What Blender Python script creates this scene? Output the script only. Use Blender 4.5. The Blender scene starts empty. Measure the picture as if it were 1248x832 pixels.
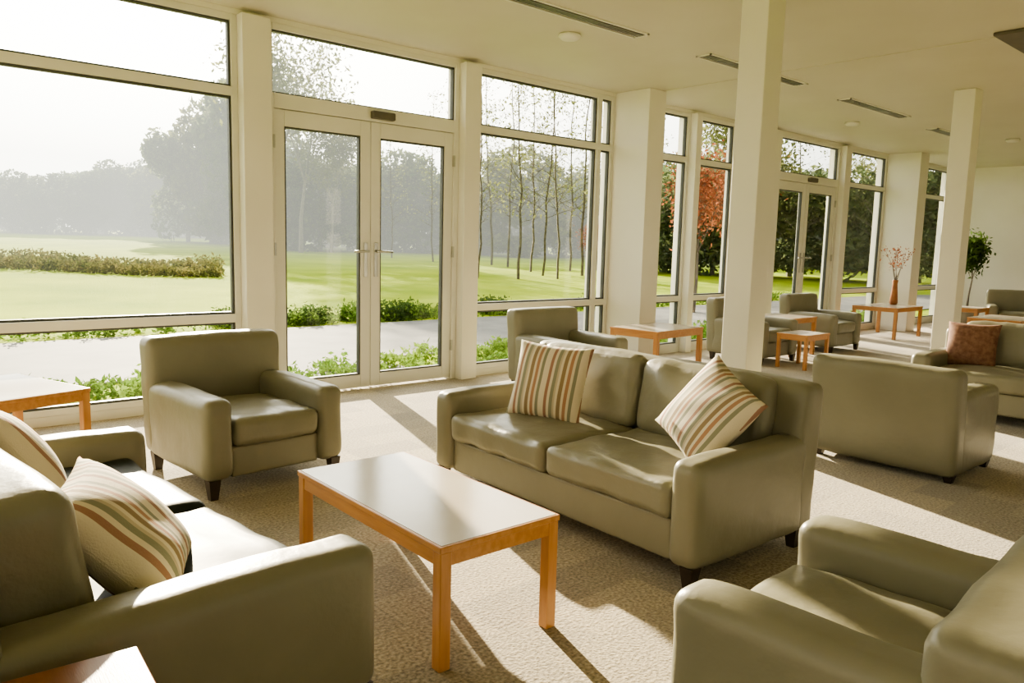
import bpy, math, random
import numpy as np
from mathutils import Matrix, Vector, Euler
S=bpy.context.scene
COL=S.collection
D2R=math.radians
try:
    S.view_settings.view_transform='AgX'; S.view_settings.look='AgX - Medium High Contrast'
except Exception as ex: print(ex)
# ------------------------------------------------------------------ materials
def new_mat(name):
    m=bpy.data.materials.new(name); m.use_nodes=True
    nt=m.node_tree; b=nt.nodes["Principled BSDF"]
    return m,nt,b
def N(nt,t,**k):
    n=nt.nodes.new(t)
    for a,v in k.items(): setattr(n,a,v)
    return n
def L(nt,a,b): nt.links.new(a,b)
def ramp(nt,stops,interp='LINEAR'):
    r=N(nt,"ShaderNodeValToRGB"); cr=r.color_ramp; cr.interpolation=interp
    while len(cr.elements)<len(stops): cr.elements.new(0.5)
    for e,(p,c) in zip(cr.elements,stops): e.position=p; e.color=(*c,1)
    return r
def noisy(name,c1,c2,scale=5,rough=.5,bump=0,bscale=60,detail=4,spec=.5,coords='Object',bdist=.01,stretch=None):
    m,nt,b=new_mat(name)
    tc=N(nt,"ShaderNodeTexCoord"); src=tc.outputs[coords]
    if stretch:
        mp=N(nt,"ShaderNodeMapping"); mp.inputs['Scale'].default_value=stretch; L(nt,src,mp.inputs[0]); src=mp.outputs[0]
    n=N(nt,"ShaderNodeTexNoise"); n.inputs['Scale'].default_value=scale; n.inputs['Detail'].default_value=detail
    L(nt,src,n.inputs['Vector'])
    r=ramp(nt,[(.3,c1),(.7,c2)]); L(nt,n.outputs['Fac'],r.inputs[0]); L(nt,r.outputs[0],b.inputs['Base Color'])
    b.inputs['Roughness'].default_value=rough; b.inputs['Specular IOR Level'].default_value=spec
    if bump:
        n2=N(nt,"ShaderNodeTexNoise"); n2.inputs['Scale'].default_value=bscale; n2.inputs['Detail'].default_value=5
        L(nt,src,n2.inputs['Vector'])
        bp=N(nt,"ShaderNodeBump"); bp.inputs['Strength'].default_value=bump; bp.inputs['Distance'].default_value=bdist
        L(nt,n2.outputs['Fac'],bp.inputs['Height']); L(nt,bp.outputs[0],b.inputs['Normal'])
    return m
M_leather=noisy("leather_sage",(.212,.202,.146),(.243,.232,.168),3,.36,.25,14,bdist=.012)
M_leather2=noisy("leather_seat",(.216,.207,.15),(.25,.24,.175),3,.33,.35,9,bdist=.02)
M_leather_shade=noisy("leather_seat_shade",(.020,.026,.024),(.030,.036,.033),3,.42,.1,9,bdist=.01,spec=.08)  # seat leather of the left sofa, with shade put into its colour
M_legs=noisy("dark_wood",(.03,.02,.015),(.05,.035,.025),8,.4)
M_wood=noisy("beech_wood",(.45,.21,.082),(.56,.285,.115),4,.32,.08,30,stretch=(9,9,1.2))
M_woodx=noisy("beech_wood_x",(.45,.21,.082),(.56,.285,.115),4,.3,.05,30,stretch=(12,1.2,9))
M_wood_shade=noisy("beech_wood_shade",(.22,.085,.03),(.30,.13,.05),4,.3,.05,30,stretch=(12,1.2,9))  # table wood darkened so the near side table looks shaded
M_lam=noisy("table_laminate",(.48,.42,.34),(.54,.48,.40),3,.18,.03,40)
M_white=noisy("white_paint",(.74,.72,.64),(.78,.76,.68),2,.45,.03,80)
M_frame=noisy("frame_white",(.70,.69,.62),(.74,.73,.66),2,.35)
M_gasket=noisy("gasket_dark",(.05,.055,.05),(.08,.085,.08),5,.5)
M_ceil=noisy("ceiling_paint",(.58,.55,.445),(.62,.59,.485),1.2,.5,.03,60)
M_metal=noisy("steel",(.45,.45,.42),(.52,.52,.48),8,.3); M_metal.node_tree.nodes["Principled BSDF"].inputs['Metallic'].default_value=1
M_vent=noisy("vent_dark",(.10,.09,.07),(.13,.115,.09),8,.5)
M_vase=noisy("vase_wood",(.28,.10,.04),(.42,.18,.07),9,.4)
M_pot=noisy("pot_ceramic",(.25,.22,.18),(.32,.28,.22),6,.5)
M_bark=noisy("bark",(.10,.085,.07),(.20,.17,.14),6,.9)
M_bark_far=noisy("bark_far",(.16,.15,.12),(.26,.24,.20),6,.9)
M_asph=noisy("asphalt",(.10,.105,.105),(.17,.17,.165),1.5,.8,.2,60,spec=.2)
M_pattern=noisy("brown_fabric",(.16,.07,.045),(.30,.17,.11),30,.85)
def carpet():
    m,nt,b=new_mat("carpet_beige")
    tc=N(nt,"ShaderNodeTexCoord")
    n=N(nt,"ShaderNodeTexNoise"); n.inputs['Scale'].default_value=75; n.inputs['Detail'].default_value=4; L(nt,tc.outputs['Object'],n.inputs['Vector'])
    r=ramp(nt,[(.32,(.17,.142,.095)),(.68,(.48,.41,.29))]); L(nt,n.outputs['Fac'],r.inputs[0])
    br=N(nt,"ShaderNodeTexBrick"); br.offset=.5
    br.inputs['Scale'].default_value=1; br.inputs['Brick Width'].default_value=.5; br.inputs['Row Height'].default_value=.25
    br.inputs['Mortar Size'].default_value=.002; br.inputs['Color1'].default_value=(.74,.74,.74,1); br.inputs['Color2'].default_value=(1.12,1.09,1.04,1); br.inputs['Mortar'].default_value=(.8,.8,.8,1)
    L(nt,tc.outputs['Object'],br.inputs['Vector'])
    mx=N(nt,"ShaderNodeMixRGB",blend_type='MULTIPLY'); mx.inputs[0].default_value=1
    L(nt,r.outputs[0],mx.inputs[1]); L(nt,br.outputs['Color'],mx.inputs[2]); L(nt,mx.outputs[0],b.inputs['Base Color'])
    b.inputs['Roughness'].default_value=.9; b.inputs['Specular IOR Level'].default_value=.2
    b.inputs['Sheen Weight'].default_value=.3; b.inputs['Sheen Roughness'].default_value=.5
    bp=N(nt,"ShaderNodeBump"); bp.inputs['Strength'].default_value=.7; bp.inputs['Distance'].default_value=.008
    L(nt,n.outputs['Fac'],bp.inputs['Height']); L(nt,bp.outputs[0],b.inputs['Normal'])
    return m
M_carpet=carpet()
def glass():
    m,nt,b=new_mat("window_glass"); nt.nodes.remove(b)
    o=nt.nodes["Material Output"]
    t=N(nt,"ShaderNodeBsdfTransparent"); t.inputs[0].default_value=(.97,.98,.96,1)
    g=N(nt,"ShaderNodeBsdfGlossy"); g.inputs['Roughness'].default_value=.02
    f=N(nt,"ShaderNodeFresnel"); f.inputs[0].default_value=1.3
    x=N(nt,"ShaderNodeMixShader"); L(nt,f.outputs[0],x.inputs[0]); L(nt,t.outputs[0],x.inputs[1]); L(nt,g.outputs[0],x.inputs[2]); L(nt,x.outputs[0],o.inputs[0])
    return m
M_glass=glass()
def stripes():
    m,nt,b=new_mat("striped_fabric")
    tc=N(nt,"ShaderNodeTexCoord"); sp=N(nt,"ShaderNodeSeparateXYZ"); L(nt,tc.outputs['Object'],sp.inputs[0])
    ma=N(nt,"ShaderNodeMath",operation='MULTIPLY_ADD'); ma.inputs[1].default_value=5.2; ma.inputs[2].default_value=10.0; L(nt,sp.outputs[0],ma.inputs[0])
    fr=N(nt,"ShaderNodeMath",operation='FRACT'); L(nt,ma.outputs[0],fr.inputs[0])
    cr=(.70,.63,.50); rose=(.36,.21,.15); tan=(.31,.23,.14); sage=(.28,.28,.21); lt=(.52,.45,.33)
    r=ramp(nt,[(0,cr),(.09,rose),(.18,cr),(.26,sage),(.36,lt),(.42,cr),(.49,tan),(.60,cr),(.67,(.43,.25,.16)),(.76,cr),(.83,sage),(.92,cr)],'CONSTANT')
    L(nt,fr.outputs[0],r.inputs[0]); L(nt,r.outputs[0],b.inputs['Base Color']); b.inputs['Roughness'].default_value=.85
    w=N(nt,"ShaderNodeTexNoise"); w.inputs['Scale'].default_value=180; L(nt,tc.outputs['Object'],w.inputs['Vector'])
    bp=N(nt,"ShaderNodeBump"); bp.inputs['Strength'].default_value=.3; bp.inputs['Distance'].default_value=.004
    L(nt,w.outputs['Fac'],bp.inputs['Height']); L(nt,bp.outputs[0],b.inputs['Normal'])
    return m
M_stripe=stripes()
def leafmat(name,c1,c2,trans=.4):
    m,nt,b=new_mat(name); nt.nodes.remove(b); o=nt.nodes["Material Output"]
    tc=N(nt,"ShaderNodeTexCoord"); n=N(nt,"ShaderNodeTexNoise"); n.inputs['Scale'].default_value=1.3; n.inputs['Detail'].default_value=6
    L(nt,tc.outputs['Object'],n.inputs['Vector']); r=ramp(nt,[(.35,c1),(.65,c2)]); L(nt,n.outputs['Fac'],r.inputs[0])
    d=N(nt,"ShaderNodeBsdfDiffuse"); t=N(nt,"ShaderNodeBsdfTranslucent"); x=N(nt,"ShaderNodeMixShader"); x.inputs[0].default_value=trans
    L(nt,r.outputs[0],d.inputs[0]); L(nt,r.outputs[0],t.inputs[0]); L(nt,d.outputs[0],x.inputs[1]); L(nt,t.outputs[0],x.inputs[2]); L(nt,x.outputs[0],o.inputs[0])
    return m
M_leaf=leafmat("leaf_green",(.07,.14,.03),(.19,.28,.06))
M_leafd=leafmat("leaf_dark",(.05,.09,.03),(.11,.17,.05))
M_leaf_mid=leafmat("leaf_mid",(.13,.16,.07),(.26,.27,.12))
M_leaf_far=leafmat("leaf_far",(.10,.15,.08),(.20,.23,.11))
M_leaf_red=leafmat("leaf_red",(.22,.07,.04),(.36,.15,.08))
M_hedge=leafmat("hedge_leaf",(.10,.12,.04),(.20,.18,.07),.3)
M_grass=noisy("grass",(.20,.29,.015),(.35,.43,.035),.35,.95,.6,25,detail=8,spec=.05,bdist=.05)
# ------------------------------------------------------------------ mesh helpers
def link(o,parent=None):
    COL.objects.link(o)
    if parent is not None: o.parent=parent
    return o
def empty(name,loc=(0,0,0),rz=0):
    e=bpy.data.objects.new(name,None); e.empty_display_size=.2; link(e); e.location=loc; e.rotation_euler=(0,0,D2R(rz)); return e
def mesh_obj(name,v,f,mat,parent=None,smooth=False):
    me=bpy.data.meshes.new(name); me.from_pydata(v,[],f); me.materials.append(mat)
    if smooth: me.polygons.foreach_set('use_smooth',[True]*len(me.polygons))
    me.update(); return link(bpy.data.objects.new(name,me),parent)
BF=[(0,3,2,1),(4,5,6,7),(0,1,5,4),(1,2,6,5),(2,3,7,6),(3,0,4,7)]
def boxes(name,lst,mat,parent=None,bevel=0):
    v=[];f=[]
    for (x0,x1,y0,y1,z0,z1) in lst:
        k=len(v); v+=[(x0,y0,z0),(x1,y0,z0),(x1,y1,z0),(x0,y1,z0),(x0,y0,z1),(x1,y0,z1),(x1,y1,z1),(x0,y1,z1)]
        f+=[tuple(i+k for i in q) for q in BF]
    o=mesh_obj(name,v,f,mat,parent)
    if bevel:
        b=o.modifiers.new("b",'BEVEL'); b.width=bevel; b.segments=3; b.limit_method='ANGLE'
        for p in o.data.polygons: p.use_smooth=True
        w=o.modifiers.new("w",'WEIGHTED_NORMAL')
    return o
def grid_cube(n):
    idx={};v=[];f=[]
    def g(i,j,k):
        key=(i,j,k)
        if key not in idx: idx[key]=len(v); v.append(key)
        return idx[key]
    for a in range(3):
        for s in (0,n):
            for i in range(n):
                for j in range(n):
                    q=[]
                    for di,dj in ((0,0),(1,0),(1,1),(0,1)):
                        p=[0,0,0]; p[a]=s; p[(a+1)%3]=i+di; p[(a+2)%3]=j+dj; q.append(g(*p))
                    f.append(tuple(q) if s else tuple(q[::-1]))
    return np.array(v,float)/n*2-1,f
def soft(name,c,size,r,mat,parent=None,puff=(0,0,0),n=14,wr=0,seed=0,tilt=0):
    """rounded, puffed upholstery block. c centre, size full dims, r corner radius"""
    v,f=grid_cube(n)
    t=np.sign(v)*(1-(1-np.abs(v))**1.7)
    h=np.array(size)/2.
    rr=min(r,h.min()*.98)
    p=t*h; inner=np.clip(p,-(h-rr),h-rr); d=p-inner; ln=np.linalg.norm(d,axis=1,keepdims=True); ln[ln==0]=1
    q=inner+d/ln*rr
    u=q/h
    for a in range(3):
        if puff[a]:
            o1,o2=(a+1)%3,(a+2)%3
            q[:,a]+=puff[a]*np.sign(t[:,a])*(np.abs(t[:,a])**2)*(1-np.clip(np.abs(u[:,o1]),0,1)**2.2)*(1-np.clip(np.abs(u[:,o2]),0,1)**2.2)
    if wr:
        rng=np.random.RandomState(seed)
        for k in range(7):
            w=rng.normal(size=3)*14; ph=rng.rand()*6
            q+=wr*np.sin(q@w+ph)[:,None]*(u*.8)
    if tilt: q[:,1]+=(q[:,2]+h[2])*tilt
    q+=np.array(c)
    return mesh_obj(name,q.tolist(),f,mat,parent,True)
def tube(segs,ns=6):
    v=[];f=[]
    for p0,p1,r0,r1 in segs:
        p0=Vector(p0);p1=Vector(p1);d=(p1-p0)
        if d.length<1e-6: continue
        d.normalize(); a=d.orthogonal().normalized(); b=d.cross(a)
        k=len(v)
        for p,r in ((p0,r0),(p1,r1)):
            for i in range(ns):
                t=2*math.pi*i/ns; v.append(tuple(p+a*math.cos(t)*r+b*math.sin(t)*r))
        for i in range(ns):
            j=(i+1)%ns; f.append((k+i,k+j,k+ns+j,k+ns+i))
        f.append(tuple(k+ns+i for i in range(ns))); f.append(tuple(k+ns-1-i for i in range(ns)))
    return v,f
def lathe(name,prof,mat,parent=None,n=28,loc=(0,0,0)):
    v=[];f=[]
    for r,z in prof:
        for i in range(n):
            t=2*math.pi*i/n; v.append((loc[0]+r*math.cos(t),loc[1]+r*math.sin(t),loc[2]+z))
    for k in range(len(prof)-1):
        for i in range(n):
            j=(i+1)%n; f.append((k*n+i,k*n+j,(k+1)*n+j,(k+1)*n+i))
    f.append(tuple(range(n))[::-1]); f.append(tuple((len(prof)-1)*n+i for i in range(n)))
    return mesh_obj(name,v,f,mat,parent,True)
# ------------------------------------------------------------------ room shell
WY=6.37; CH=3.20; XE=17.9; XL=-3.2; YB=-5.0
boxes("floor",[(XL-.2,XE+.2,YB-.2,WY+.12,-.12,0)],M_carpet)
boxes("ceiling",[(XL-.2,XE+.2,YB-.2,WY+.35,CH,CH+.2)],M_ceil)
boxes("wall_end",[(XE,XE+.2,YB,WY+.12,0,CH)],M_white)
boxes("wall_left",[(XL-.2,XL,YB,-2.6,0,CH),(XL-.2,XL,3.6,WY+.12,0,CH),(XL-.2,XL,-2.6,3.6,0,.9),(XL-.2,XL,-2.6,3.6,2.6,CH)],M_white)  # opening in this unseen wall added to let in fill light
bk=[(XL-.2,XE+.2,YB-.2,YB,0,1.1),(XL-.2,XE+.2,YB-.2,YB,2.6,CH)]
for x in (XL-.2,1.4,5.6,9.8,14.0,XE-1.3): bk.append((x,x+1.5,YB-.2,YB,1.1,2.6))  # gaps between these piers are unseen openings, added for fill light
boxes("wall_back",bk,M_white)
boxes("wall_window_header",[(XL,XE,WY-.06,WY+.12,3.16,CH)],M_white)
boxes("trim_plinth",[(XL,2.80,WY-.05,WY+.12,0,.07),(4.8,XE,WY-.05,WY+.12,0,.07)],M_frame)
boxes("baseboard_end",[(XE-.02,XE,YB,WY-.1,0,.1)],M_frame)
def window(name,x0,x1,zs,mull=(),fw=.05):
    e=empty(name)
    y0,y1=WY-.05,WY+.06
    b=[(x0,x0+fw,y0,y1,zs[0],zs[-1]),(x1-fw,x1,y0,y1,zs[0],zs[-1])]
    for i,z in enumerate(zs):
        if i==0: b.append((x0+fw,x1-fw,y0,y1,z,z+fw))
        elif i==len(zs)-1: b.append((x0+fw,x1-fw,y0,y1,z-fw,z))
        else: b.append((x0+fw,x1-fw,y0-.015,y1,z-.035,z+.035))
    for m in mull: b.append((m-.035,m+.035,y0-.01,y1,zs[0]+fw,zs[-1]-fw))
    boxes("frame",b,M_frame,e,.004)
    xs=[x0+fw]+[q for m in mull for q in (m-.035,m+.035)]+[x1-fw]
    g=[];gl=[]
    for i in range(0,len(xs),2):
        for j in range(len(zs)-1):
            a,c=xs[i],xs[i+1]; lo=zs[j]+(fw if j==0 else .035); hi=zs[j+1]-(fw if j==len(zs)-2 else .035)
            t=.018; g+=[(a,a+t,WY-.03,WY+.012,lo,hi),(c-t,c,WY-.03,WY+.012,lo,hi),(a+t,c-t,WY-.03,WY+.012,lo,lo+t),(a+t,c-t,WY-.03,WY+.012,hi-t,hi)]
            gl.append((a+t,c-t,lo+t,hi-t))
    boxes("gasket",g,M_gasket,e)
    v=[];f=[]
    for a,c,lo,hi in gl:
        k=len(v); v+=[(a,WY,lo),(c,WY,lo),(c,WY,hi),(a,WY,hi)]; f.append((k,k+1,k+2,k+3))
    mesh_obj("glass",v,f,M_glass,e)
    return e
ZS=[.07,.73,2.56,3.16]
window("window_1",XL+.05,-.95,ZS); window("window_2",-.75,2.56,ZS)
window("window_3",5.0,7.12,ZS,(6.86,))
window("window_4",7.42,8.62,ZS); window("window_5",8.74,10.55,ZS,(9.68,))
window("window_6",13.0,14.62,ZS); window("window_7",14.98,17.7,ZS,(16.2,))
posts=[(-.95,-.75),(2.56,2.80),(4.80,5.0),(8.62,8.74),(10.55,10.75),(12.8,13.0),(17.7,XE)]
for i,(a,b) in enumerate(posts):
    boxes("trim_%d"%(i+1),[(a,b,WY-.16,WY+.14,0,3.16)],M_white,None,.006)
boxes("trim_8",[(7.12,7.42,5.80,WY+.14,0,CH)],M_white,None,.006)
boxes("trim_9",[(14.62,14.98,5.74,WY+.14,0,CH)],M_white,None,.006)
def door(name,x0,x1):
    e=empty(name); y0,y1=WY-.06,WY+.06
    fr=.06
    boxes("frame",[(x0,x0+fr,y0,y1,0,2.6),(x1-fr,x1,y0,y1,0,2.6),(x0+fr,x1-fr,y0,y1,2.48,2.6),(x0,x0+.05,y0,y1,2.6,3.16),(x1-.05,x1,y0,y1,2.6,3.16),(x0+.05,x1-.05,y0,y1,3.11,3.16)],M_frame,e,.004)
    xm=(x0+x1)/2
    for k,(a,b) in enumerate(((x0+fr,xm-.004),(xm+.004,x1-fr))):
        st=.10
        boxes("leaf_%d"%(k+1),[(a,a+st,WY-.04,WY+.03,.02,2.475),(b-st,b,WY-.04,WY+.03,.02,2.475),(a+st,b-st,WY-.04,WY+.03,.02,.14),(a+st,b-st,WY-.04,WY+.03,2.34,2.475)],M_frame,e,.005)
        t=.014;A,B,lo,hi=a+st,b-st,.14,2.34
        boxes("gasket_%d"%(k+1),[(A,A+t,WY-.03,WY+.015,lo,hi),(B-t,B,WY-.03,WY+.015,lo,hi),(A+t,B-t,WY-.03,WY+.015,lo,lo+t),(A+t,B-t,WY-.03,WY+.015,hi-t,hi)],M_gasket,e)
        mesh_obj("glass_%d"%(k+1),[(A+t,WY,lo+t),(B-t,WY,lo+t),(B-t,WY,hi-t),(A+t,WY,hi-t)],[(0,1,2,3)],M_glass,e)
        hx=xm+(-.055 if k==0 else .055); s=-1 if k==0 else 1
        boxes("plate_%d"%(k+1),[(hx-.02,hx+.02,WY-.052,WY-.04,1.06,1.38)],M_metal,e,.004)
        v,f=tube([((hx,WY-.05,1.30),(hx,WY-.10,1.30),.012,.012),((hx,WY-.10,1.30),(hx+s*.15,WY-.10,1.295),.012,.011)],10)
        mesh_obj("handle_%d"%(k+1),v,f,M_metal,e,True)
        hb=x0+fr-.012 if k==0 else x1-fr-.004
        boxes("hinges_%d"%(k+1),[(hb,hb+.018,WY-.065,WY-.04,z,z+.11) for z in (.3,1.25,2.15)],M_metal,e)
    mesh_obj("glass_top",[(x0+.06,WY,2.61),(x1-.06,WY,2.61),(x1-.06,WY,3.10),(x0+.06,WY,3.10)],[(0,1,2,3)],M_glass,e)
    t=.014;A,B,lo,hi=x0+.05,x1-.05,2.6,3.11
    boxes("gasket_top",[(A,A+t,WY-.03,WY+.015,lo,hi),(B-t,B,WY-.03,WY+.015,lo,hi),(A,B,WY-.03,WY+.015,lo,lo+t),(A,B,WY-.03,WY+.015,hi-t,hi)],M_gasket,e)
    boxes("closer_sensor",[(xm-.02,xm+.22,WY-.12,WY-.06,2.50,2.57)],M_vent,e,.012)
door("door_1",2.80,4.80); door("door_2",10.75,12.8)
boxes("column",[(5.0,5.22,3.06,3.28,0,CH)],M_white,None,.008)
boxes("column.001",[(9.40,9.62,3.19,3.41,0,CH)],M_white,None,.008)
def vent(x0,x1,y,w=.17):
    e=empty("ceiling_vent",(0,0,0))
    boxes("frame",[(x0,x1,y-w/2,y-w/2+.018,CH-.012,CH),(x0,x1,y+w/2-.018,y+w/2,CH-.012,CH),(x0,x0+.018,y-w/2,y+w/2,CH-.012,CH),(x1-.018,x1,y-w/2,y+w/2,CH-.012,CH)],M_frame,e)
    boxes("slot",[(x0+.018,x1-.018,y-w/2+.018,y+w/2-.018,CH-.003,CH)],M_vent,e)
    boxes("louvres",[(x0+.018,x1-.018,y+d-.005,y+d+.005,CH-.012,CH-.002) for d in (-.03,.0,.03)],M_metal,e)
for a,b,y in ((3.6,5.35,4.48),(6.25,8.05,4.48),(9.1,10.8,4.5),(12.0,13.6,4.6),(12.2,13.6,3.4),(9.9,11.2,2.4)): vent(a,b,y)
for x,y in ((4.9,4.9),(10.8,5.2),(13.8,4.1)): lathe("smoke_detector",[(.09,0),(.10,-.02),(.07,-.045),(.02,-.05)][::-1],M_frame,loc=(x,y,CH))
boxes("ceiling_seam_trim",[(7.35,7.38,YB,WY-.1,CH-.006,CH)],M_ceil)
boxes("ceiling_hatch",[(7.2,8.0,1.5,2.36,CH-.03,CH)],M_vent,None,.01)
# ------------------------------------------------------------------ furniture
def seating(name,x,y,rz,W,Dp=.86,ah=.53,bh=.78,n=1,aw=.17,backc=False,seed=1,z0=.085,bt=.17,sh=.42,bct=.13,si=.01,sm=None):
    e=empty(name,(x,y,0),rz)
    sm2=M_leather2
    y0=-Dp/2; y1=Dp/2
    soft("base",(0,(y0+.03+y1-.08)/2+si/2,(z0+.27)/2),(W-2*aw+.01,Dp-.11-si,.27-z0),.015,M_leather,e)
    for s,nm in ((-1,"arm_left"),(1,"arm_right")):
        soft(nm,(s*(W/2-aw/2),-.06,(z0+ah)/2),(aw,Dp-.12,ah-z0),.05,M_leather,e,puff=(.006,.004,.010),wr=.0012,seed=seed,n=18)
    soft("back",(0,y1-bt/2-.05,(z0+bh)/2),(W,bt,bh-z0),.05,M_leather,e,puff=(0.004,.012,.008),tilt=.07,wr=.0012,seed=seed+3,n=18)
    iw=W-2*aw; cw=iw/n; sd=Dp-bt-.06-si
    for i in range(n):
        cx=-iw/2+cw*(i+.5)
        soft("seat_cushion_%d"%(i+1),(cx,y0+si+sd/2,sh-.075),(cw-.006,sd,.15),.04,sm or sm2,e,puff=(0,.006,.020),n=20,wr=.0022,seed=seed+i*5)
        if backc:
            soft("back_cushion_%d"%(i+1),(cx,y1-bt-.01-bct/2,.60),(cw-.004,bct,.40),.06,sm2,e,puff=(0,.03,.012),n=20,wr=.003,seed=seed+i*7+2,tilt=.14)
    v=[];f=[]
    for sx in (-1,1):
        for yy in (y0+.045,y1-.13):
            cx=sx*(W/2-.05);k=len(v)
            for z,h in ((0,.02),(z0+.01,.032)):
                v+=[(cx-h,yy-h,z),(cx+h,yy-h,z),(cx+h,yy+h,z),(cx-h,yy+h,z)]
            f+=[tuple(i+k for i in q) for q in BF]
    mesh_obj("legs",v,f,M_legs,e)
    return e
seating("two_seat_sofa",3.06,2.67,-92,1.90,.96,.54,.79,2,.15,True,3)
seating("two_seat_sofa",.526,2.79,94,1.95,1.12,.53,.79,2,.18,True,13,bct=.25,si=.08,sm=M_leather_shade)
seating("armchair",1.80,4.48,4,.84,.93,.54,.80,seed=5,z0=.10,aw=.16)
seating("armchair",2.03,.745,184,.90,.84,.54,.66,seed=6,bt=.24)
seating("armchair",5.30,5.20,0,.86,.86,.54,.78,seed=7)
seating("armchair",5.39,2.10,90,.94,.78,.56,.71,seed=8,z0=.04)
seating("two_seat_sofa",7.68,1.80,-90,1.95,.95,.53,.72,2,.17,True,23)
seating("armchair",8.85,5.38,0,.86,.86,.54,.78,seed=9)
seating("armchair",10.78,5.45,0,.88,.86,.54,.78,seed=10)
seating("armchair",15.9,4.4,-70,.9,.88,.54,.80,seed=11)
def table(name,x,y,rz,w,d,h,lam=True,leg=.045,ap=.05,thick=.022,wm=None):
    e=empty(name,(x,y,0),rz)
    a,b=w/2,d/2
    boxes("top",[(-a,a,-b,b,h-thick,h)],wm or M_woodx,e,.004)
    if lam: boxes("laminate",[(-a+.012,a-.012,-b+.012,b-.012,h-.002,h+.0015)],M_lam,e)
    i=.008
    boxes("apron",[(-a+leg,a-leg,-b+i,-b+i+.02,h-thick-ap,h-thick),(-a+leg,a-leg,b-i-.02,b-i,h-thick-ap,h-thick),(-a+i,-a+i+.02,-b+leg,b-leg,h-thick-ap,h-thick),(a-i-.02,a-i,-b+leg,b-leg,h-thick-ap,h-thick)],wm or M_woodx,e,.002)
    boxes("legs",[(sx*(a-.004)-(leg if sx>0 else 0),sx*(a-.004)+(0 if sx>0 else leg),sy*(b-.004)-(leg if sy>0 else 0),sy*(b-.004)+(0 if sy>0 else leg),0,h-thick) for sx in (-1,1) for sy in (-1,1)],wm or M_wood,e,.004)
    return e
table("coffee_table",1.68,2.43,-1,.53,1.05,.43)
table("side_table",.58,5.22,18,.84,.80,.50)
table("side_table",.16,1.46,-4,.54,.54,.515,False,wm=M_wood_shade)
table("side_table",6.78,5.27,4,.90,.62,.54,True,.05,.06)
table("side_table",9.80,5.45,0,.62,.62,.52,True,.05)
table("side_table",8.85,4.66,0,.55,.40,.42,True,.04)
table("side_table",13.55,5.65,0,1.05,.75,.52,True,.05)
table("side_table",14.75,4.85,0,.6,.6,.52,True,.05)
table("coffee_table",13.1,3.75,0,1.0,.7,.5)
def pillow(x,y,z,rz,lean,roll,s=.42,t=.15,mat=None,name="throw_pillow",seed=0):
    n=22; v,f=grid_cube(n); p=v.copy()
    u=p[:,0];w=p[:,2]
    ex=1-.07*(1-np.abs(w)**2)*1.0; ez=1-.07*(1-np.abs(u)**2)
    th=np.clip((1-np.abs(u)**2.6),0,1)**.55*np.clip((1-np.abs(w)**2.6),0,1)**.55
    rng=np.random.RandomState(seed); wob=sum(np.sin(u*a+w*b+c) for a,b,c in rng.normal(size=(5,3))*4)*.02
    q=np.stack([u*ex*s/2,p[:,1]*(t/2*th*(1+wob)+.004),w*ez*s/2],1)
    o=mesh_obj(name,q.tolist(),f,mat or M_stripe,None,True)
    o.location=(x,y,z)
    o.rotation_euler=(Matrix.Rotation(D2R(rz),3,'Z')@Matrix.Rotation(D2R(lean),3,'X')@Matrix.Rotation(D2R(roll),3,'Y')).to_euler()
    return o
pillow(3.03,3.10,.625,-66,-20,3,.45,.17,seed=1)
pillow(3.05,2.05,.635,-100,-30,26,.45,.17,seed=2)
pillow(.57,2.28,.565,62,-44,-4,.44,.20,seed=3)
pillow(.46,3.22,.60,95,-34,6,.43,.17,seed=4)
pillow(7.72,2.45,.60,-80,-22,0,.42,.16,M_pattern,"throw_pillow",5)
# ------------------------------------------------------------------ vegetation
def tree_segments(seed,h,r,spread=.5,levels=5,nb=3,up=.25,first=.3):
    R=random.Random(seed); segs=[];tips=[]
    def br(p,d,l,r,lv):
        nseg=3 if lv>1 else 2
        for i in range(nseg):
            d2=(d+Vector((R.uniform(-1,1),R.uniform(-1,1),R.uniform(-.4,.8)))*.12).normalized()
            q=p+d2*l/nseg; r2=r*(.86 if lv>0 else .7)
            segs.append((p,q,r,r2)); p=q;r=r2;d=d2
            if lv<levels and (lv>0 or i>0 or first<.2):
                side=Vector((R.uniform(-1,1),R.uniform(-1,1),R.uniform(-.1,.6))).normalized()
                br(p,(d*.45+side*spread*1.4).normalized(),l*R.uniform(.4,.6),r*.5,lv+1)
        if lv<levels:
            for _ in range(nb if lv>0 else nb+1):
                side=Vector((R.uniform(-1,1),R.uniform(-1,1),R.uniform(-.1,.5))).normalized()
                br(p,(d+side*spread+Vector((0,0,up))).normalized(),l*R.uniform(.5,.72),r*.62,lv+1)
        else: tips.append(p)
    br(Vector((0,0,0)),Vector((0,0,1)),h*.42,r,0)
    return segs,tips
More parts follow.
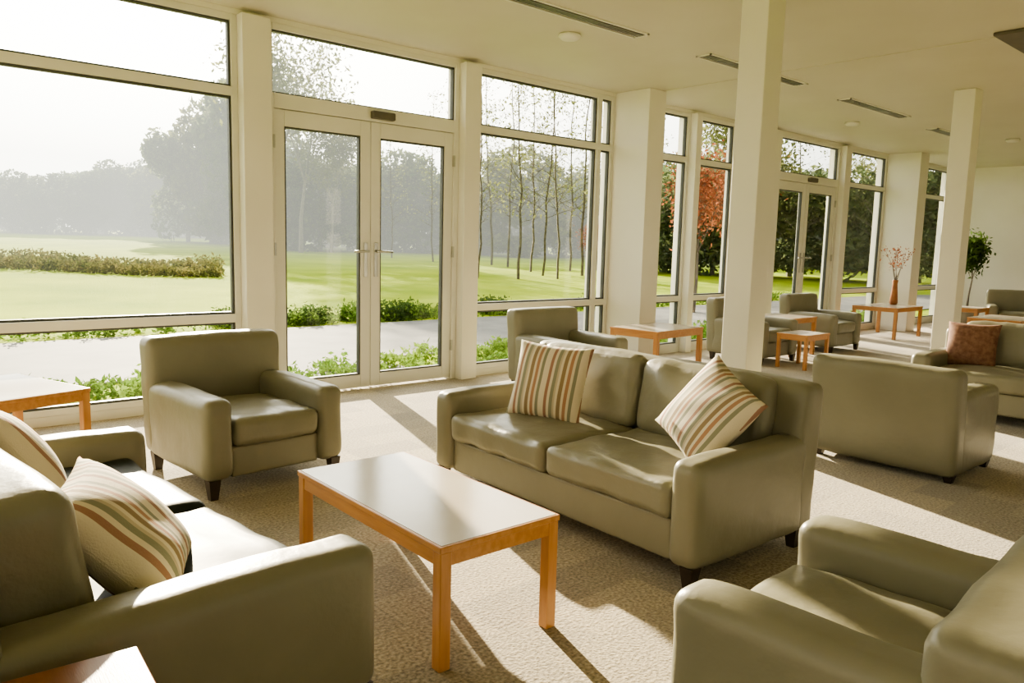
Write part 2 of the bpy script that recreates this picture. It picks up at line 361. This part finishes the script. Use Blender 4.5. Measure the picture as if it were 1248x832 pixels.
def pole_segments(seed,h,r):
    R=random.Random(seed); segs=[];tips=[]; p=Vector((0,0,0)); n=14
    for i in range(n):
        q=p+Vector((R.uniform(-.09,.09)*h/10,R.uniform(-.09,.09)*h/10,h/n)); r2=r*(1-(i+1)/n*.85)
        segs.append((p,q,r*(1-i/n*.85),r2))
        if i>2:
            for _ in range(4):
                a=R.uniform(0,6.28); d=Vector((math.cos(a),math.sin(a),R.uniform(.2,.9))).normalized(); l=h*.18*R.uniform(.5,1.1)*(1.15-i/n*.8); b=p.lerp(q,R.random()); rr=r2*.35
                for j in range(4):
                    c=b+d*l/4; segs.append((b,c,rr,rr*.7)); rr*=.7
                    for _ in range(2):
                        e=Vector((R.uniform(-1,1),R.uniform(-1,1),R.uniform(-.3,.7))).normalized()
                        c2=c+(d+e).normalized()*l*.28; segs.append((c,c2,rr*.6,rr*.35)); tips.append(c2)
                        c3=c2+(d*.4+Vector((R.uniform(-1,1),R.uniform(-1,1),R.uniform(-.5,.5)))).normalized()*l*.2; segs.append((c2,c3,rr*.4,rr*.2)); tips.append(c3)
                    b=c; d=(d+Vector((R.uniform(-.3,.3),R.uniform(-.3,.3),R.uniform(-.1,.2)))).normalized()
        p=q
    return segs,tips
def leaves(pts,n,spr,size,seed,pick=True):
    rng=np.random.RandomState(seed); pts=np.array([tuple(p) for p in pts])
    c=(pts[rng.randint(len(pts),size=n)] if pick else pts)+rng.normal(size=(n,3))*spr
    a=rng.normal(size=(n,3)); a/=np.linalg.norm(a,axis=1,keepdims=True)
    b=rng.normal(size=(n,3)); b-=a*(a*b).sum(1,keepdims=True); b/=np.linalg.norm(b,axis=1,keepdims=True)
    s=size*(.6+.8*rng.rand(n,1))
    v=np.stack([c-a*s,c+b*s*.45,c+a*s,c-b*s*.45],1).reshape(-1,3)
    return v.tolist(),[(4*i,4*i+1,4*i+2,4*i+3) for i in range(n)]
def add_mesh(name,parts):
    v=[];f=[];mi=[];mats=[]
    for k,(vv,ff,m) in enumerate(parts):
        o=len(v); v+=list(vv); f+=[tuple(i+o for i in q) for q in ff]; mi+=[k]*len(ff); mats.append(m)
    me=bpy.data.meshes.new(name); me.from_pydata(v,[],f)
    for m in mats: me.materials.append(m)
    me.polygons.foreach_set('material_index',mi); me.update(); return me
def tree_mesh(name,seed,h,r,leafn,spr,size,lm,bm=M_bark,spread=.5,levels=4,nb=3):
    s,t=tree_segments(seed,h,r,spread,levels,nb)
    top=max(p.z for p in t); k=h/top
    s=[(a*k,b*k,c,d) for a,b,c,d in s]; t=[p*k for p in t]
    parts=[(*tube(s,4),bm)]
    if leafn: parts.append((*leaves(t,leafn,spr,size,seed),lm))
    return add_mesh(name,parts)
def pole_mesh(name,seed,h,r,leafn):
    s,t=pole_segments(seed,h,r); parts=[(*tube(s,4),M_bark)]
    if leafn: parts.append((*leaves(t,leafn,.12,.07,seed),M_leaf_mid))
    return add_mesh(name,parts)
def dense_mesh(name,seed,h,w,n,size,mat):
    rng=np.random.RandomState(seed); P=[]
    nb=26
    for i in range(nb):
        z=h*(.06+.84*rng.rand()**.8); rad=w*(1-((z/h-.42)/.75)**2)**.5 if abs((z/h-.42)/.75)<1 else w*.2
        a=rng.rand()*6.28; d=rad*rng.rand()**.5*.8; br=w*(.28+.22*rng.rand())
        m=n//nb; q=rng.normal(size=(m,3)); q/=np.linalg.norm(q,axis=1,keepdims=True); q*=br*(.7+.35*rng.rand(m,1)); q[:,2]*=.85
        q+=np.array([d*math.cos(a),d*math.sin(a),z]); P.append(q)
    P=np.concatenate(P); P[:,2]=np.abs(P[:,2])
    v,f=leaves(P,len(P),.05,size,seed,False)
    tv,tf=tube([((0,0,0),(0,0,h*.5),.22,.15),((0,0,h*.5),(.2,.1,h*.8),.15,.06)],6)
    return add_mesh(name,[(tv,tf,M_bark_far),(v,f,mat)])
def ground_z(x,y):
    q=y+.45*max(0,x-8)
    t=max(0,q-17)
    return -.06+.014*t*(t/(t+8) if t>0 else 0)+.10*math.sin(x*.05+1)*min(1,t/30)
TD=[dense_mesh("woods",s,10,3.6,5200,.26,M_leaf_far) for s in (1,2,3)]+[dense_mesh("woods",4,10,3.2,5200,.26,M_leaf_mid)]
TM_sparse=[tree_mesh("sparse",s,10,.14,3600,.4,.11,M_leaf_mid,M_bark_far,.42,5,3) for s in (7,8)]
TM_bare=[pole_mesh("bare",s,10,.06,500) for s in (11,12,14)]
TM_red=tree_mesh("red",21,4.2,.07,2000,.20,.055,M_leaf_red,M_bark,.55,5,3)
def put(me,name,az,D,h,base_h=10,parent=None,wide=1):
    a=D2R(az); x,y=math.cos(a)*D,math.sin(a)*D
    o=bpy.data.objects.new(name,me); link(o,parent); s=h/base_h
    o.location=(x,y,ground_z(x,y)-.05); o.scale=(s*wide,s*wide,s); o.rotation_euler=(0,0,(az*37)%6.28); return o
R=random.Random(5)
wl=empty("woodland")
def lerp(t,pts):
    for (a,b),(c,d) in zip(pts,pts[1:]):
        if a>=t>=c: return b+(d-b)*(a-t)/(a-c)
    return pts[-1][1]
az=95
while az>64:
    hh=lerp(az,[(96,6),(82,6.6),(77,8.6),(71,10.2),(60,10.5)])
    for D0 in (116,104):
        put(R.choice(TD),"tree",az+R.uniform(-.5,.5),D0+R.uniform(-4,4),hh*R.uniform(.86,1.06),10,wl,1.3)
    az-=1.35
az=66
while az>15:
    for D0 in (72,62):
        put(R.choice(TD),"tree",az+R.uniform(-.6,.6),D0+R.uniform(-4,4),R.uniform(5.8,8.2),10,wl,1.25)
    az-=1.8
for az,D,h in ((71.3,78,11.5),(69.8,76,13),(68.3,74,14),(66.9,70,14)): put(R.choice(TD),"tree",az,D,h,10,wl,.9)
for az,D,h in ((65.4,50,14.5),(63.9,54,13),(61.8,56,9.5)): put(R.choice(TM_sparse),"deciduous_tree",az,D,h)
for az,D,h in ((52.5,36,10),(51.2,30,9.5),(50.2,42,11),(49,40,11),(48.2,30,9.5),(47.3,36,10.5),(46.4,33,11),(45.3,31,10),(44.4,38,11),(43.5,34,10.5),(42.5,40,11),(41.6,33,9.5),(54.5,44,9),(57.5,48,8)): put(R.choice(TM_bare),"birch_tree",az,D,h)
for az,D,h in ((38.5,34,9),(33.5,32,8),(30.5,36,9.5),(28.5,34,8),(26,38,9),(24,36,8.5),(21.5,40,9),(19.5,42,8)): put(R.choice(TM_bare+TM_sparse),"deciduous_tree",az,D,h)
for az,D,h in ((39.5,40,4.5),(36.6,42,6),(34.2,40,5),(31.5,40,6.5),(29,42,5.5),(26.5,40,6),(23.8,40,5.5),(21,42,6),(18.5,40,6)): put(R.choice(TD),"tree",az,D,h,10,wl,1.2)
put(TM_red,"red_maple_tree",35.4,18,3.9,4.2); put(TM_red,"red_maple_tree",33.0,22,4.2,4.2); put(TM_red,"red_maple_tree",42.9,34,2.4,4.2)
def bush_mesh(name,seed,n,dims,size,mat):
    rng=np.random.RandomState(seed); p=rng.normal(size=(n,3)); p/=np.linalg.norm(p,axis=1,keepdims=True); p*=rng.rand(n,1)**.4
    p[:,2]=np.abs(p[:,2]); p*=np.array(dims); p=p*(1+.3*np.sin(p*9+seed))
    v,f=leaves(p,n,.05,size,seed,False); return add_mesh(name,[(v,f,mat)])
BM=[bush_mesh("shrub",s,1000,(.36,.34,.36),.042,M_leafd if s%2 else M_leaf) for s in (1,2,3)]
k=0
for x in (4.9,5.25,6.1,6.4,7.2,7.5,7.9,8.4,9.3,10.4,11.9,13.5):
    o=bpy.data.objects.new("garden_shrub",BM[k%3]); link(o); o.location=(x,12.45+.2*math.sin(x*3),-.06); s=.75+.3*math.sin(x*5)**2; o.scale=(s,s,s*.95); o.rotation_euler=(0,0,x); k+=1
def bed():
    rng=np.random.RandomState(3); pts=[]
    for i in range(420):
        x=rng.uniform(-3,17.5); y=rng.uniform(6.75,7.75)
        if 2.9<x<4.7 and y<7.2 and rng.rand()<.5: continue
        hh=rng.uniform(.1,.26); pts+= [(x+rng.normal()*.06,y+rng.normal()*.06,rng.uniform(0,hh)-.05) for _ in range(12)]
    v,f=leaves(pts,26000,.03,.035,4)
    p2=[]
    for i in range(500):
        x=rng.uniform(-8,22); y=11.85+rng.rand()*.7; p2+=[(x+rng.normal()*.06,y+rng.normal()*.05,rng.uniform(-.06,.13)) for _ in range(10)]
    v2,f2=leaves(p2,9000,.03,.04,6)
    me=add_mesh("bed",[(v,f,M_leaf),(v2,f2,M_leaf)]); link(bpy.data.objects.new("garden_bed_plants",me))
bed()
def hedge():
    rng=np.random.RandomState(9); n=20000; a=np.radians(rng.uniform(69.2,98,n)); D=33+3*np.sin(a*9)+rng.uniform(-2.6,2.6,n)
    x=np.cos(a)*D;y=np.sin(a)*D; z=np.array([ground_z(p,q) for p,q in zip(x,y)])+rng.rand(n)**1.5*(.36+.10*np.sin(x*1.3)+.10*np.sin(x*3.1+y))
    v,f=leaves(np.stack([x,y,z],1),n,.05,.08,2,False)
    link(bpy.data.objects.new("field_hedge",add_mesh("hedge",[(v,f,M_hedge)])))
hedge()
def lawn():
    xs=np.concatenate([np.linspace(-60,-8,14),np.linspace(-6,40,47),np.linspace(45,190,24)]); ys=np.concatenate([np.linspace(6.55,30,40),np.linspace(33,200,40)])
    v=[(x,y,ground_z(x,y)) for y in ys for x in xs]; nx=len(xs)
    f=[(j*nx+i,j*nx+i+1,(j+1)*nx+i+1,(j+1)*nx+i) for j in range(len(ys)-1) for i in range(nx-1)]
    mesh_obj("lawn",v,f,M_grass,None,True)
lawn()
boxes("asphalt_path",[(-40,60,8.15,11.7,-.055,-.035)],M_asph)
boxes("exterior_doorstep",[(2.7,4.9,WY+.15,8.15,-.055,-.03)],M_asph)
boxes("exterior_ground",[(-60,60,-60,YB-.21,-.3,-.08),(-60,XL-.21,YB-.2,6.5,-.3,-.08)],M_grass)
def haze_glow():
    m=bpy.data.materials.new("haze_glow_volume"); m.use_nodes=True; nt=m.node_tree; nt.nodes.clear()
    o=N(nt,"ShaderNodeOutputMaterial"); a=N(nt,"ShaderNodeVolumeAbsorption"); e=N(nt,"ShaderNodeEmission"); ad=N(nt,"ShaderNodeAddShader")
    a.inputs['Color'].default_value=(0,0,0,1); a.inputs['Density'].default_value=.006
    e.inputs['Color'].default_value=(.97,.97,.86,1); e.inputs['Strength'].default_value=.006*2.6  # volume glows by itself, standing in for daylight scattered by haze
    L(nt,a.outputs[0],ad.inputs[0]); L(nt,e.outputs[0],ad.inputs[1]); L(nt,ad.outputs[0],o.inputs['Volume'])
    boxes("emissive_haze",[(-58,185,26,190,-3,18)],m)
haze_glow()
# indoor plants
def vase_branches(x,y,z):
    e=empty("branch_vase",(x,y,z))
    lathe("vase",[(.05,0),(.07,.03),(.055,.2),(.04,.36),(.05,.42),(.045,.43)],M_vase,e)
    RR=random.Random(4);seg=[];tips=[]
    for i in range(7):
        p=Vector((0,0,.36));d=Vector((RR.uniform(-.3,.3),RR.uniform(-.3,.3),1)).normalized()
        for j in range(5):
            q=p+d*.12; seg.append((p,q,.007-.001*j,.006-.001*j)); p=q; d=(d+Vector((RR.uniform(-.3,.3),RR.uniform(-.3,.3),.1))).normalized()
            if j>1: tips.append(p)
    v,f=tube(seg,5); mesh_obj("branches",v,f,M_bark,e)
    v,f=leaves(tips,200,.045,.022,3); mesh_obj("blossom",v,f,M_leaf_red,e)
vase_branches(13.93,5.72,.522)
def ficus(x,y):
    e=empty("potted_ficus",(x,y,0))
    lathe("pot",[(.15,0),(.19,.02),(.23,.36),(.24,.4),(.2,.4),(.19,.36)],M_pot,e)
    s,t=tree_segments(31,1.5,.025,.4,3,3); top=max(p.z for p in t);k=1.4/top
    off=Vector((0,0,.36)); s=[(Vector((a.x*k*.7,a.y*k*.7,a.z*k))+off,Vector((b.x*k*.7,b.y*k*.7,b.z*k))+off,c,d) for a,b,c,d in s]
    v,f=tube(s,5); mesh_obj("stem",v,f,M_bark,e)
    v,f=leaves([Vector((p.x*k*.7,p.y*k*.7,p.z*k))+off for p in t],1300,.1,.05,5); mesh_obj("foliage",v,f,M_leafd,e)
ficus(17.0,5.55)
# ------------------------------------------------------------------ light
sun_dir=Vector((.300,.954,0)).normalized(); el=D2R(17.5)
sv=Vector((sun_dir.x*math.cos(el),sun_dir.y*math.cos(el),math.sin(el)))
sd=bpy.data.lights.new("sun","SUN"); sd.energy=34; sd.color=(1,.85,.61); sd.angle=D2R(.7)
so=bpy.data.objects.new("sun",sd); link(so); so.rotation_euler=sv.to_track_quat('Z','Y').to_euler(); so.location=(5,20,12)
w=bpy.data.worlds.new("World"); S.world=w; w.use_nodes=True; nt=w.node_tree; bg=nt.nodes["Background"]
tc=N(nt,"ShaderNodeTexCoord"); dp=N(nt,"ShaderNodeVectorMath",operation='DOT_PRODUCT'); nm=N(nt,"ShaderNodeVectorMath",operation='NORMALIZE')
L(nt,tc.outputs['Generated'],nm.inputs[0]); L(nt,nm.outputs[0],dp.inputs[0]); dp.inputs[1].default_value=sv
r=ramp(nt,[(0,(.74,.74,.67)),(.75,(.92,.92,.82)),(.92,(1.0,.97,.86)),(1,(1,.96,.83))])
mr=N(nt,"ShaderNodeMapRange"); mr.inputs[1].default_value=-1; mr.inputs[2].default_value=1; L(nt,dp.outputs['Value'],mr.inputs[0]); L(nt,mr.outputs[0],r.inputs[0])
pw=N(nt,"ShaderNodeMath",operation='POWER'); pw.inputs[1].default_value=9; L(nt,mr.outputs[0],pw.inputs[0])
ms=N(nt,"ShaderNodeMath",operation='MULTIPLY_ADD'); ms.inputs[1].default_value=11; ms.inputs[2].default_value=1.15; L(nt,pw.outputs[0],ms.inputs[0])
L(nt,r.outputs[0],bg.inputs[0]); L(nt,ms.outputs[0],bg.inputs[1])
# ------------------------------------------------------------------ camera
yaw,pitch,roll,F=D2R(48.54),D2R(7.19),D2R(1.49),941.0
f=Vector((math.cos(yaw)*math.cos(pitch),math.sin(yaw)*math.cos(pitch),-math.sin(pitch)))
r0=Vector((math.sin(yaw),-math.cos(yaw),0)); u0=r0.cross(f)
rr=r0*math.cos(roll)+u0*math.sin(roll); uu=-r0*math.sin(roll)+u0*math.cos(roll)
cam=bpy.data.cameras.new("camera"); cam.sensor_width=36; cam.lens=36*F/1248; cam.clip_end=500
co=bpy.data.objects.new("camera",cam); link(co)
m=Matrix.Identity(4)
for i,vv in enumerate((rr,uu,-f)):
    for j in range(3): m[j][i]=vv[j]
m.translation=Vector((0,0,1.4)); co.matrix_world=m
S.camera=co
